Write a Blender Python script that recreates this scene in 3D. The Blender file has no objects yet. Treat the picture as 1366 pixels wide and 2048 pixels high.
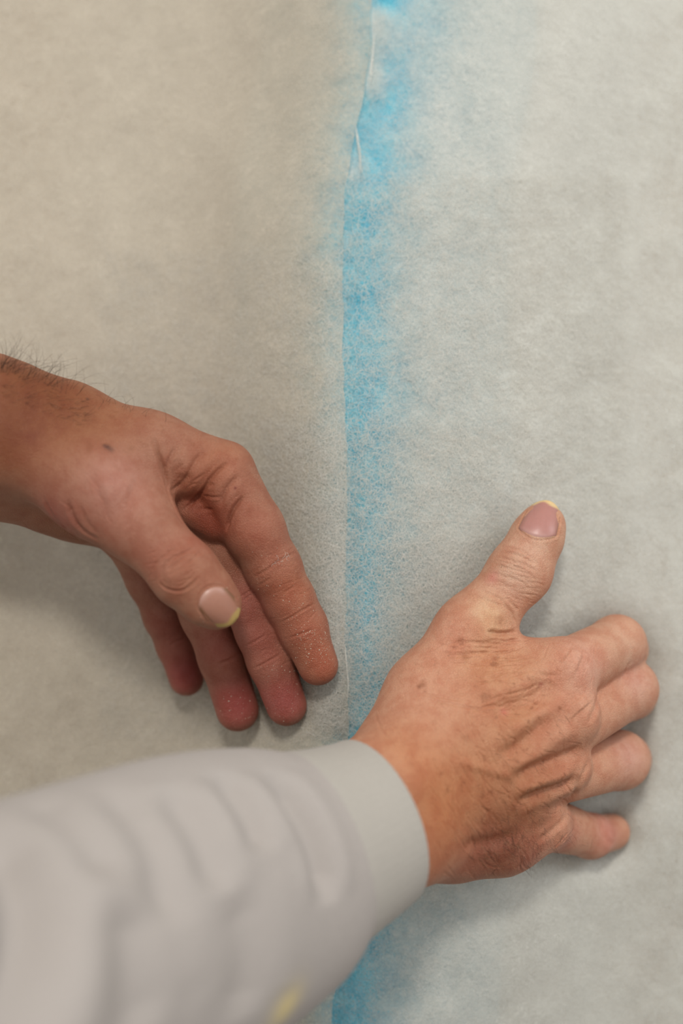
import bpy, math, random
import numpy as np
from mathutils import Vector, Matrix
from mathutils.bvhtree import BVHTree

rng = np.random.default_rng(7)
random.seed(7)
C = bpy.context.scene.collection
scene = bpy.context.scene

# ------------------------------------------------------------------ camera
IW, IH = 1366.0, 2048.0
LENS, SENS = 50.0, 36.0
FPX = LENS / SENS * IH                       # focal length in pixels
TILT = math.radians(74)
CAM = Matrix.Translation((0.0, 0.0, 1.45)) @ Matrix.Rotation(TILT, 4, 'X')
CAMN = np.array(CAM)
FOCUS = 567.0                                # mm

cam_d = bpy.data.cameras.new('camera')
cam = bpy.data.objects.new('camera', cam_d)
C.objects.link(cam)
cam.matrix_world = CAM
cam_d.sensor_fit = 'VERTICAL'
cam_d.sensor_height = SENS
cam_d.sensor_width = 24.0
cam_d.lens = LENS
cam_d.clip_start = 0.01
cam_d.dof.use_dof = True
cam_d.dof.focus_distance = FOCUS / 1000
cam_d.dof.aperture_fstop = 3.0
scene.camera = cam

# ------------------------------------------------------------------ world, lamps, exposure
world = bpy.data.worlds.new('world')
scene.world = world
world.use_nodes = True
bg = world.node_tree.nodes['Background']
bg.inputs['Color'].default_value = (1.0, 0.975, 0.94, 1)
bg.inputs['Strength'].default_value = 0.94


def area_lamp(name, cam_pos, cam_aim, size, power, colour):
    """an area lamp placed in millimetres in the camera's own axes (x right, y up, z to the viewer)"""
    ld = bpy.data.lights.new(name, 'AREA')
    ld.shape = 'DISK'
    ld.size = size
    ld.energy = power
    ld.color = colour
    o = bpy.data.objects.new(name, ld)
    C.objects.link(o)
    p = CAM @ (Vector(cam_pos) / 1000)
    t = CAM @ (Vector(cam_aim) / 1000)
    o.location = p
    o.rotation_euler = (t - p).to_track_quat('-Z', 'Y').to_euler()
    return o


area_lamp('ceiling_lamp', (-60, 850, 860), (0, 0, -570), 0.24, 17.5, (1.0, 0.94, 0.86))
area_lamp('side_lamp', (1300, 700, 100), (0, 0, -570), 0.7, 8, (0.95, 0.97, 1.0))

scene.cycles.max_bounces = 7
scene.cycles.diffuse_bounces = 4
scene.cycles.transparent_max_bounces = 6
scene.cycles.use_adaptive_sampling = True
scene.cycles.adaptive_threshold = 0.025
scene.view_settings.view_transform = 'Standard'
scene.view_settings.look = 'None'
scene.view_settings.gamma = 1
scene.view_settings.use_curve_mapping = False
scene.view_settings.exposure = -0.36


# ------------------------------------------------------------------ coordinates
def L(px, py, d):
    """pixel + depth (mm along the view axis) -> camera-axes millimetres"""
    px, py, d = np.broadcast_arrays(np.asarray(px, float), np.asarray(py, float), np.asarray(d, float))
    return np.stack([(px - IW / 2) / FPX * d, (IH / 2 - py) / FPX * d, -d], -1)


def pix(p):
    d = -p[..., 2]
    return p[..., 0] / d * FPX + IW / 2, IH / 2 - p[..., 1] / d * FPX, d


def to_world(p):
    q = np.asarray(p, float) / 1000
    return q @ CAMN[:3, :3].T + CAMN[:3, 3]


# ------------------------------------------------------------------ object helpers
def tag(o, label=None, cat=None, group=None, kind=None):
    if label: o['label'] = label
    if cat: o['category'] = cat
    if group: o['group'] = group
    if kind: o['kind'] = kind
    return o


def empty(name, loc):
    o = bpy.data.objects.new(name, None)
    C.objects.link(o)
    o.location = loc
    o.empty_display_size = 0.02
    return o


def mesh_obj(name, verts_cam, faces, mat, parent=None, attrs=None, cols=None, smooth=True, origin=None):
    """verts in camera-axes millimetres"""
    w = to_world(verts_cam)
    if parent is not None:
        w = w - np.array(parent_origin(parent))
    elif origin is not None:
        w = w - np.array(origin)
    me = bpy.data.meshes.new(name)
    faces = np.asarray(faces)
    me.vertices.add(len(w))
    me.vertices.foreach_set('co', w.astype(np.float32).ravel())
    n = faces.shape[1]
    me.loops.add(faces.size)
    me.loops.foreach_set('vertex_index', faces.astype(np.int32).ravel())
    me.polygons.add(len(faces))
    me.polygons.foreach_set('loop_start', np.arange(0, faces.size, n, dtype=np.int32))
    me.polygons.foreach_set('use_smooth', np.full(len(faces), smooth))
    me.update(calc_edges=True)
    for k, v in (attrs or {}).items():
        a = me.attributes.new(k, 'FLOAT', 'POINT')
        a.data.foreach_set('value', np.asarray(v, np.float32).ravel())
    for k, v in (cols or {}).items():
        a = me.attributes.new(k, 'FLOAT_COLOR', 'POINT')
        v = np.concatenate([v, np.ones((len(v), 1))], 1)
        a.data.foreach_set('color', v.astype(np.float32).ravel())
    if isinstance(mat, (list, tuple)):
        for m in mat: me.materials.append(m)
    else:
        me.materials.append(mat)
    o = bpy.data.objects.new(name, me)
    C.objects.link(o)
    if parent is not None:
        o.parent = parent
    elif origin is not None:
        o.location = origin
    return o


def parent_origin(p):
    v = Vector(p.location)
    while p.parent is not None:
        p = p.parent
        v = v + Vector(p.location)
    return v


def fibres_obj(name, strands, radius, mat, parent, kind='stuff'):
    """strands: (n, k, 3) camera-axes mm; a hair-curves object"""
    n, k, _ = strands.shape
    hc = bpy.data.hair_curves.new(name)
    hc.add_curves([k] * n)
    w = to_world(strands.reshape(-1, 3)) - np.array(parent_origin(parent))
    hc.attributes['position'].data.foreach_set('vector', w.astype(np.float32).ravel())
    if 'radius' not in hc.attributes:
        hc.attributes.new('radius', 'FLOAT', 'POINT')
    hc.attributes['radius'].data.foreach_set('value', np.broadcast_to(np.asarray(radius, np.float32) / 1000, (n, k)).astype(np.float32).ravel())
    hc.materials.append(mat)
    o = bpy.data.objects.new(name, hc)
    C.objects.link(o)
    o.parent = parent
    if kind: o['kind'] = kind
    return o


# ------------------------------------------------------------------ materials
def s2l(c):
    return tuple((x / 255 / 12.92) if x / 255 <= 0.04045 else ((x / 255 + 0.055) / 1.055) ** 2.4 for x in c)


class NT:
    def __init__(self, name):
        self.m = bpy.data.materials.new(name)
        self.m.use_nodes = True
        self.t = self.m.node_tree
        self.t.nodes.clear()
        self.out = self.t.nodes.new('ShaderNodeOutputMaterial')

    def n(self, typ, ins=None, **props):
        nd = self.t.nodes.new(typ)
        for k, v in props.items(): setattr(nd, k, v)
        for k, v in (ins or {}).items():
            s = nd.inputs[k]
            if hasattr(v, 'is_output') or isinstance(v, bpy.types.NodeSocket):
                self.t.links.new(v, s)
            else:
                s.default_value = v
        return nd

    def math(self, op, a, b=None, clamp=False):
        ins = {0: a}
        if b is not None: ins[1] = b
        return self.n('ShaderNodeMath', ins, operation=op, use_clamp=clamp).outputs[0]

    def mix(self, f, a, b, blend='MIX'):
        nd = self.n('ShaderNodeMix', data_type='RGBA', blend_type=blend)
        for i, v in ((0, f), (6, a), (7, b)):
            s = nd.inputs[i]
            if isinstance(v, bpy.types.NodeSocket): self.t.links.new(v, s)
            else: s.default_value = v if i == 0 else ((*v, 1) if len(v) == 3 else v)
        return nd.outputs[2]

    def noise(self, vec, scale, detail=3, rough=0.55, dist=0.0):
        return self.n('ShaderNodeTexNoise', {'Vector': vec, 'Scale': scale, 'Detail': detail, 'Roughness': rough, 'Distortion': dist}).outputs['Fac']

    def ramp(self, v, lo, hi, a=0.0, b=1.0):
        return self.n('ShaderNodeMapRange', {0: v, 1: lo, 2: hi, 3: a, 4: b}, interpolation_type='SMOOTHSTEP').outputs[0]

    def geo(self):
        return self.n('ShaderNodeNewGeometry').outputs['Position']

    def attr(self, name, out='Fac'):
        return self.n('ShaderNodeAttribute', attribute_name=name).outputs[out]

    def surf(self, sh):
        self.t.links.new(sh, self.out.inputs['Surface'])
        return self.m


def skin_material():
    t = NT('skin')
    pos = t.n('ShaderNodeTexCoord').outputs['Object']
    base = t.attr('tint', 'Color')
    blot = t.noise(pos, 140, 4, 0.6)
    col = t.mix(t.ramp(blot, 0.35, 0.68, 0.0, 0.75), base, t.mix(1.0, base, (0.84, 0.66, 0.60), 'MULTIPLY'))
    pale = t.noise(pos, 420, 3, 0.6)
    col = t.mix(t.ramp(pale, 0.55, 0.8, 0.0, 0.25), col, t.mix(1.0, col, (1.10, 1.12, 1.12), 'MULTIPLY'))
    spk = t.noise(pos, 1500, 3, 0.7)
    col = t.mix(t.ramp(spk, 0.42, 0.66, 0.0, 0.30), col, t.mix(1.0, col, (0.74, 0.64, 0.60), 'MULTIPLY'))
    fr = t.noise(pos, 260, 2, 0.5)
    frk = t.math('MULTIPLY', t.ramp(fr, 0.6, 0.72), t.attr('freckle'))
    col = t.mix(t.math('MULTIPLY', frk, 0.6), col, s2l((128, 74, 44)))
    v = t.n('ShaderNodeTexVoronoi', {'Vector': pos, 'Scale': 1150.0, 'Randomness': 1.0}, feature='DISTANCE_TO_EDGE').outputs['Distance']
    v = t.ramp(v, 0.0, 0.16)
    nb = t.noise(pos, 900, 5, 0.7)
    nb2 = t.noise(pos, 3200, 2, 0.6)
    h = t.math('ADD', t.math('MULTIPLY', v, 0.30), t.math('ADD', t.math('MULTIPLY', nb, 0.9), t.math('MULTIPLY', nb2, 0.35)))
    bump = t.n('ShaderNodeBump', {'Height': h, 'Strength': 0.85, 'Distance': 0.0004})
    p = t.n('ShaderNodeBsdfPrincipled', {'Base Color': col, 'Roughness': 0.52, 'Normal': bump.outputs[0],
            'Subsurface Weight': 0.22, 'Subsurface Radius': (1.0, 0.42, 0.25), 'Subsurface Scale': 0.0016,
            'Specular IOR Level': 0.42})
    return t.surf(p.outputs[0])


def nail_material():
    t = NT('fingernail')
    pos = t.n('ShaderNodeTexCoord').outputs['Object']
    col = t.attr('tint', 'Color')
    b = t.noise(pos, 700, 3)
    col = t.mix(t.ramp(b, 0.4, 0.75, 0, 0.25), col, t.mix(1.0, col, (0.85, 0.8, 0.78), 'MULTIPLY'))
    bump = t.n('ShaderNodeBump', {'Height': b, 'Strength': 0.15, 'Distance': 0.0002})
    p = t.n('ShaderNodeBsdfPrincipled', {'Base Color': col, 'Roughness': 0.36, 'Normal': bump.outputs[0],
            'Subsurface Weight': 0.1, 'Subsurface Scale': 0.001, 'Specular IOR Level': 0.45})
    return t.surf(p.outputs[0])


def plain(name, col, rough=0.7, sss=0.0):
    t = NT(name)
    p = t.n('ShaderNodeBsdfPrincipled', {'Base Color': (*s2l(col), 1), 'Roughness': rough, 'Specular IOR Level': 0.25})
    return t.surf(p.outputs[0])


def foam_material(name, col, col2):
    t = NT(name)
    pos = t.geo()
    n1 = t.noise(pos, 900, 3, 0.6)
    n2 = t.noise(pos, 120, 3, 0.6)
    c = t.mix(t.ramp(n2, 0.35, 0.65), s2l(col), s2l(col2))
    vor = t.n('ShaderNodeTexVoronoi', {'Vector': pos, 'Scale': 700.0}).outputs['Distance']
    h = t.math('ADD', vor, n1)
    bump = t.n('ShaderNodeBump', {'Height': h, 'Strength': 0.8, 'Distance': 0.0008})
    p = t.n('ShaderNodeBsdfPrincipled', {'Base Color': c, 'Roughness': 0.9, 'Normal': bump.outputs[0], 'Specular IOR Level': 0.1})
    return t.surf(p.outputs[0])


def batting_material(name, col, seed):
    """fluffy polyester wadding: see-through where it is thin ('cover'), fibre lines from noise contours"""
    t = NT(name)
    pos0 = t.geo()
    pos = t.n('ShaderNodeVectorMath', {0: pos0, 1: (seed * 1.7, seed * 0.9, seed * 0.4)}, operation='ADD').outputs[0]
    dens = t.attr('cover')
    layer = t.attr('layer')
    poff = t.n('ShaderNodeVectorMath', {0: pos, 1: t.n('ShaderNodeCombineXYZ', {0: layer, 1: layer, 2: layer}).outputs[0]}, operation='ADD').outputs[0]
    clump = t.noise(poff, 55, 4, 0.6, 0.4)
    clump2 = t.noise(poff, 190, 4, 0.65, 0.6)
    fine = t.noise(poff, 1100, 3, 0.7, 0.5)

    def contour(scale, dist, w):
        f = t.noise(poff, scale, 2, 0.5, dist)
        a = t.math('ABSOLUTE', t.math('SUBTRACT', f, 0.5))
        return t.ramp(a, w * 0.35, w, 1.0, 0.0)
    c1 = contour(420, 1.2, 0.020)
    c2 = contour(700, 0.8, 0.028)
    c3 = contour(260, 2.0, 0.014)
    fib = t.math('MAXIMUM', c1, t.math('MAXIMUM', c2, c3))
    # density 0..1 -> how much of the underlying foam is covered
    cl = t.math('ADD', t.math('MULTIPLY', t.math('SUBTRACT', clump, 0.5), 0.9), t.math('ADD', t.math('MULTIPLY', t.math('SUBTRACT', clump2, 0.5), 1.0), t.math('MULTIPLY', t.math('SUBTRACT', fine, 0.5), 0.7)))
    thin = t.math('SUBTRACT', 1.0, t.math('POWER', t.math('ABSOLUTE', t.math('SUBTRACT', t.math('MULTIPLY', dens, 2.0), 1.0)), 3.0))
    a0 = t.math('ADD', dens, t.math('MULTIPLY', cl, t.math('ADD', t.math('MULTIPLY', thin, 0.55), 0.13)), clamp=True)
    pore = t.math('MULTIPLY', t.ramp(t.noise(poff, 820, 3, 0.65, 0.8), 0.50, 0.66), t.ramp(clump2, 0.25, 0.6))
    a1 = t.math('SUBTRACT', a0, t.math('MULTIPLY', pore, 0.30), clamp=True)
    a = t.math('ADD', a1, t.math('MULTIPLY', fib, t.math('ADD', 0.10, t.math('MULTIPLY', a0, 0.35))), clamp=True)
    bh = t.math('ADD', t.math('MULTIPLY', fib, 0.55), t.math('ADD', t.math('MULTIPLY', clump2, 1.6), fine))
    bump = t.n('ShaderNodeBump', {'Height': bh, 'Strength': 0.42, 'Distance': 0.0011})
    c = t.mix(t.ramp(clump, 0.3, 0.7), s2l(col), s2l(tuple(min(255, x * 1.03) for x in col)))
    dif = t.n('ShaderNodeBsdfDiffuse', {'Color': c, 'Normal': bump.outputs[0]})
    trl = t.n('ShaderNodeBsdfTranslucent', {'Color': c, 'Normal': bump.outputs[0]})
    mx = t.n('ShaderNodeMixShader', {0: 0.22, 1: dif.outputs[0], 2: trl.outputs[0]})
    tr = t.n('ShaderNodeBsdfTransparent')
    o = t.n('ShaderNodeMixShader', {0: a, 1: tr.outputs[0], 2: mx.outputs[0]})
    return t.surf(o.outputs[0])


def fibre_material(name, col):
    t = NT(name)
    d = t.n('ShaderNodeBsdfDiffuse', {'Color': (*s2l(col), 1)})
    tr = t.n('ShaderNodeBsdfTranslucent', {'Color': (*s2l(col), 1)})
    o = t.n('ShaderNodeMixShader', {0: 0.35, 1: d.outputs[0], 2: tr.outputs[0]})
    return t.surf(o.outputs[0])


def fabric_material():
    t = NT('grey_sweatshirt')
    pos = t.n('ShaderNodeTexCoord').outputs['Object']
    n1 = t.noise(pos, 1500, 3, 0.7)
    n2 = t.noise(pos, 260, 3, 0.6)
    base = t.attr('tint', 'Color')
    c = t.mix(t.ramp(n1, 0.4, 0.65, 0, 0.35), base, t.mix(1.0, base, (0.78, 0.78, 0.78), 'MULTIPLY'))
    bump = t.n('ShaderNodeBump', {'Height': t.math('ADD', n1, n2), 'Strength': 0.35, 'Distance': 0.0006})
    p = t.n('ShaderNodeBsdfPrincipled', {'Base Color': c, 'Roughness': 0.95, 'Normal': bump.outputs[0], 'Specular IOR Level': 0.1,
            'Sheen Weight': 0.12})
    return t.surf(p.outputs[0])


M_ADDED_FLOOR = plain('added_floor', (112, 98, 84), 0.8)
M_WALL = plain('painted_wall', (186, 178, 164), 0.8)
M_SKIN = skin_material()
M_NAIL = nail_material()
M_HAIR = plain('body_hair', (52, 36, 26), 0.5)
M_PALEHAIR = plain('pale_body_hair', (150, 120, 92), 0.5)
M_BLUE = foam_material('blue_foam', (80, 180, 208), (108, 198, 220))
M_CREAM = foam_material('cream_foam', (206, 172, 132), (216, 188, 150))
M_BATL = batting_material('white_batting', (216, 209, 195), 0.0)
M_BATR = batting_material('white_batting_thin', (222, 223, 217), 3.1)
M_FIB = fibre_material('polyester_fibre', (228, 226, 220))
M_CLOTH = fabric_material()
M_DUST = fibre_material('pale_dust', (226, 214, 196))


# ------------------------------------------------------------------ the upholstered surface
def smooth01(x):
    x = np.clip(x, 0, 1)
    return x * x * (3 - 2 * x)


SEAM_Y = np.array([-500, 0, 100, 200, 300, 400, 500, 700, 900, 1100, 1200, 1300, 1380, 1460, 1700, 2000, 2500.])
SEAM_X = np.array([752, 744, 742, 728, 704, 690, 686, 686, 694, 694, 692, 690, 696, 698, 692, 668, 640.])


def seam_x(py):
    return np.interp(py, SEAM_Y, SEAM_X)


def vnoise(x, y, seed=0):
    """cheap smooth value noise, -1..1"""
    r = np.random.default_rng(100 + seed)
    tab = r.uniform(-1, 1, (64, 64))
    xi, yi = np.floor(x).astype(int), np.floor(y).astype(int)
    fx, fy = smooth01(x - xi), smooth01(y - yi)
    a = tab[xi % 64, yi % 64]; b = tab[(xi + 1) % 64, yi % 64]
    c = tab[xi % 64, (yi + 1) % 64]; d = tab[(xi + 1) % 64, (yi + 1) % 64]
    return (a * (1 - fx) + b * fx) * (1 - fy) + (c * (1 - fx) + d * fx) * fy


D0 = 586.0
DENTS = [(1215, 1320, 75, 17), (1222, 1405, 75, 17), (1205, 1535, 80, 22), (1195, 1668, 60, 17), (1095, 1655, 70, 8), (570, 1415, 40, 3), (372, 1357, 40, 3)]      # (px, py, radius_px, depth_mm): where fingers press the wadding


def surf_d(px, py):
    """depth of the upholstered surface along the view axis"""
    px = np.asarray(px, float); py = np.asarray(py, float)
    s = (px - seam_x(py)) / 5.0
    up = np.clip(1250 - py, 0, None) / 5.0
    dn = np.clip(py - 1250, 0, None) / 5.0
    sl = np.clip(-s, 0, None); sr = np.clip(s, 0, None)
    dl = 52 * (1 - np.exp(-(sl / 50) ** 2))
    dr = 46 * (1 - np.exp(-(sr / 108) ** 3.5))
    d = D0 + dl + dr + 0.0006 * up ** 2 + 0.0005 * dn ** 2
    d = d + 1.6 * vnoise(px / 170, py / 210, 1) * np.clip(np.abs(s) / 20, 0.3, 1) + 0.7 * vnoise(px / 60, py / 70, 2)
    # the shallow trough the seam sits in
    d = d + 2.2 * np.exp(-(s / 5.0) ** 2)
    for (x, y, r, a) in DENTS:
        d = d + a * np.exp(-((px - x) ** 2 + (py - y) ** 2) / (r * r))
    return d


def grid(x0, x1, y0, y1, nx, ny):
    gx, gy = np.meshgrid(np.linspace(0, 1, nx), np.linspace(y0, y1, ny))
    return gx, gy


def grid_faces(nx, ny, off=0):
    i = np.arange(ny - 1)[:, None] * nx + np.arange(nx - 1)[None, :]
    i = i.ravel() + off
    return np.stack([i, i + nx, i + nx + 1, i + 1], 1)


def sheet(name, xl, xr, nx, ny, layers, mat, dens_fn, origin):
    """a batting sheet: several fibre layers over one another, edge to edge xl(y)..xr(y)"""
    V, F, A, Ly = [], [], [], []
    ys = np.linspace(-320, 2380, ny)
    u = np.linspace(0, 1, nx)
    X = xl(ys)[:, None] * (1 - u) + xr(ys)[:, None] * u
    Y = np.broadcast_to(ys[:, None], X.shape)
    Ds = surf_d(X, Y)
    for k, (lift, gain) in enumerate(layers):
        p = L(X, Y, Ds - lift - 0.35 * vnoise(X / 23, Y / 27, 20 + k))
        V.append(p.reshape(-1, 3))
        F.append(grid_faces(nx, ny, k * nx * ny))
        A.append(np.clip(dens_fn(X, Y) * gain, 0, 1).ravel())
        Ly.append(np.full(X.size, 0.37 * k))
    return mesh_obj(name, np.concatenate(V), np.concatenate(F), mat, origin=origin,
                    attrs={'cover': np.concatenate(A), 'layer': np.concatenate(Ly)})


WALL_Y = 0.80


def foam_block(name, x0, x1, mat, origin, lift=-5.0, depth=70):
    nx, ny = 46, 130
    ys = np.linspace(-320, 2380, ny)
    u = np.linspace(0, 1, nx)
    X = x0(ys)[:, None] * (1 - u) + x1(ys)[:, None] * u
    Y = np.broadcast_to(ys[:, None], X.shape)
    D = surf_d(X, Y) - lift
    top = L(X, Y, D).reshape(-1, 3)
    # straight sides back to the wall
    vy = to_world(top)[:, 1]
    bot = top.copy()
    bot[:, 2] -= (WALL_Y - vy) * 1000 / math.sin(TILT)
    V = np.concatenate([top, bot])
    n = nx * ny
    F = [grid_faces(nx, ny), grid_faces(nx, ny, n)[:, ::-1]]
    idx = np.arange(n).reshape(ny, nx)
    for ring in (idx[0, :], idx[:, -1], idx[-1, ::-1], idx[::-1, 0]):
        a, b = ring[:-1], ring[1:]
        F.append(np.stack([a, b, b + n, a + n], 1))
    return mesh_obj(name, V, np.concatenate(F), mat, origin=origin)


# ------------------------------------------------------------------ unseen floor, added well below the frame to cut light from below
fm = bpy.data.meshes.new('floor')
fm.from_pydata([(-4, -4, -0.05), (4, -4, -0.05), (4, 4, -0.05), (-4, 4, -0.05), (-4, -4, 0), (4, -4, 0), (4, 4, 0), (-4, 4, 0)], [],
               [(3, 2, 1, 0), (4, 5, 6, 7), (0, 1, 5, 4), (1, 2, 6, 5), (2, 3, 7, 6), (3, 0, 4, 7)])
fm.materials.append(M_ADDED_FLOOR)
floor = bpy.data.objects.new('floor', fm)
C.objects.link(floor)
tag(floor, kind='structure')
wm = bpy.data.meshes.new('wall_back')
wm.from_pydata([(x, y, z) for z in (0, 2.9) for y in (WALL_Y + 0.001, WALL_Y + 0.12) for x in (-4, 4)], [],
               [(0, 1, 5, 4), (1, 3, 7, 5), (3, 2, 6, 7), (2, 0, 4, 6), (0, 2, 3, 1), (4, 5, 7, 6)])
wm.materials.append(M_WALL)
wall = bpy.data.objects.new('wall_back', wm)
C.objects.link(wall)
tag(wall, kind='structure')


# ------------------------------------------------------------------ distance-field hands
class Field:
    def __init__(self, lo, hi, h):
        self.lo = np.array(lo, float); self.h = h
        self.n = np.ceil((np.array(hi) - self.lo) / h).astype(int) + 1
        self.ax = [self.lo[i] + h * np.arange(self.n[i]) for i in range(3)]

    def new(self):
        return np.full(self.n, 40.0, np.float32)

    def cone(self, f, a, b, ra, rb, k, flat=None, mode='add'):
        a = np.array(a, float); b = np.array(b, float)
        m = k + 3.0
        r = max(ra, rb)
        fl = 1.0
        if flat is not None:
            nrm = np.array(flat[0], float); nrm /= np.linalg.norm(nrm); fl = flat[1]
        lo = np.minimum(a, b) - r - m; hi = np.maximum(a, b) + r + m
        i0 = np.clip(np.floor((lo - self.lo) / self.h).astype(int), 0, self.n)
        i1 = np.clip(np.ceil((hi - self.lo) / self.h).astype(int) + 1, 0, self.n)
        if np.any(i1 <= i0): return
        X = self.ax[0][i0[0]:i1[0]].astype(np.float32)[:, None, None]
        Y = self.ax[1][i0[1]:i1[1]].astype(np.float32)[None, :, None]
        Z = self.ax[2][i0[2]:i1[2]].astype(np.float32)[None, None, :]
        ba = (b - a).astype(np.float32); l2 = float(ba @ ba) + 1e-6
        px, py, pz = X - a[0], Y - a[1], Z - a[2]
        t = np.clip((px * ba[0] + py * ba[1] + pz * ba[2]) / l2, 0, 1)
        qx, qy, qz = px - t * ba[0], py - t * ba[1], pz - t * ba[2]
        if flat is not None:
            c = qx * nrm[0] + qy * nrm[1] + qz * nrm[2]
            g = (1 / fl - 1)
            qx, qy, qz = qx + nrm[0] * c * g, qy + nrm[1] * c * g, qz + nrm[2] * c * g
        d = np.sqrt(qx * qx + qy * qy + qz * qz) - (ra + (rb - ra) * t)
        if flat is not None: d *= (0.5 + 0.5 * fl)
        sub = f[i0[0]:i1[0], i0[1]:i1[1], i0[2]:i1[2]]
        if mode == 'cut':
            d = -d
            hh = np.maximum(k - np.abs(sub - d), 0) / k
            sub[...] = np.maximum(sub, d) + hh * hh * k * 0.25
        else:
            hh = np.maximum(k - np.abs(sub - d), 0) / k
            sub[...] = np.minimum(sub, d) - hh * hh * k * 0.25

    @staticmethod
    def smin(a, b, k):
        hh = np.maximum(k - np.abs(a - b), 0) / k
        return np.minimum(a, b) - hh * hh * k * 0.25

    def extract(self, f):
        """surface nets -> verts (mm), quads"""
        s = f < 0
        c = [s[i:s.shape[0] - 1 + i, j:s.shape[1] - 1 + j, k:s.shape[2] - 1 + k] for i in (0, 1) for j in (0, 1) for k in (0, 1)]
        cnt = sum(x.astype(np.int8) for x in c)
        act = (cnt > 0) & (cnt < 8)
        idx = np.full(act.shape, -1, np.int64)
        ii = np.argwhere(act)
        idx[act] = np.arange(len(ii))
        corners = np.array([(i, j, k) for i in (0, 1) for j in (0, 1) for k in (0, 1)])
        vals = np.stack([f[ii[:, 0] + o[0], ii[:, 1] + o[1], ii[:, 2] + o[2]] for o in corners], 1)
        acc = np.zeros((len(ii), 3)); wn = np.zeros(len(ii))
        for p in range(8):
            for q in range(p + 1, 8):
                if np.abs(corners[p] - corners[q]).sum() != 1: continue
                vp, vq = vals[:, p], vals[:, q]
                m = (vp < 0) != (vq < 0)
                t = np.where(m, vp / np.where(vp - vq == 0, 1, vp - vq), 0)
                pt = corners[p] + t[:, None] * (corners[q] - corners[p])
                acc += np.where(m[:, None], pt, 0); wn += m
        V = self.lo + self.h * (ii + acc / wn[:, None])
        quads = []
        for ax in range(3):
            o1, o2 = (ax + 1) % 3, (ax + 2) % 3
            sl0 = [slice(None)] * 3; sl1 = [slice(None)] * 3
            sl0[ax] = slice(0, -1); sl1[ax] = slice(1, None)
            cr = s[tuple(sl0)] != s[tuple(sl1)]
            e = np.argwhere(cr)
            ok = (e[:, o1] > 0) & (e[:, o2] > 0) & (e[:, o1] < s.shape[o1] - 1) & (e[:, o2] < s.shape[o2] - 1)
            e = e[ok]
            inside = s[e[:, 0], e[:, 1], e[:, 2]]
            def at(d1, d2):
                g = e.copy(); g[:, o1] -= d1; g[:, o2] -= d2
                return idx[g[:, 0], g[:, 1], g[:, 2]]
            q = np.stack([at(1, 1), at(0, 1), at(0, 0), at(1, 0)], 1)
            q[~inside] = q[~inside][:, ::-1]
            quads.append(q)
        return V, np.concatenate(quads)


def px_pt(q):
    """(px, py, r_px, depth) -> camera mm point and radius"""
    return L(q[0], q[1], q[3]), q[2] * q[3] / FPX


def chain(F, f, pts, k=4.0, flat=None):
    P = [px_pt(p) for p in pts]
    for (a, ra), (b, rb) in zip(P[:-1], P[1:]):
        F.cone(f, a, b, ra, rb, k, flat)


def smooth_mesh(V, Q, it=2, lam=0.5):
    n = len(V)
    e = np.concatenate([Q[:, [0, 1]], Q[:, [1, 2]], Q[:, [2, 3]], Q[:, [3, 0]]])
    deg = np.bincount(e[:, 0], minlength=n) + np.bincount(e[:, 1], minlength=n)
    for _ in range(it):
        acc = np.zeros_like(V)
        for c in range(3):
            acc[:, c] = np.bincount(e[:, 0], V[e[:, 1], c], n) + np.bincount(e[:, 1], V[e[:, 0], c], n)
        V = V + lam * (acc / np.maximum(deg, 1)[:, None] - V)
    return V


def subdivide(V, Q):
    """one Catmull-Clark step through the modifier"""
    me = bpy.data.meshes.new('tmp')
    me.from_pydata(V.tolist(), [], Q.tolist())
    ob = bpy.data.objects.new('tmp', me)
    C.objects.link(ob)
    md = ob.modifiers.new('s', 'SUBSURF'); md.levels = 1; md.render_levels = 1
    dg = bpy.context.evaluated_depsgraph_get()
    ev = ob.evaluated_get(dg)
    m2 = ev.to_mesh()
    n = len(m2.vertices)
    co = np.empty(n * 3, np.float32); m2.vertices.foreach_get('co', co)
    lp = np.empty(len(m2.loops), np.int32); m2.loops.foreach_get('vertex_index', lp)
    ev.to_mesh_clear()
    bpy.data.objects.remove(ob); bpy.data.meshes.remove(me)
    return co.reshape(-1, 3).astype(float), lp.reshape(-1, 4)


def normals(V, Q):
    a, b, c, d = (V[Q[:, i]] for i in range(4))
    fn = np.cross(c - a, d - b)
    N = np.zeros_like(V)
    for i in range(4):
        for ax in range(3):
            N[:, ax] += np.bincount(Q[:, i], fn[:, ax], len(V))
    return N / np.maximum(np.linalg.norm(N, axis=1), 1e-9)[:, None]


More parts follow.
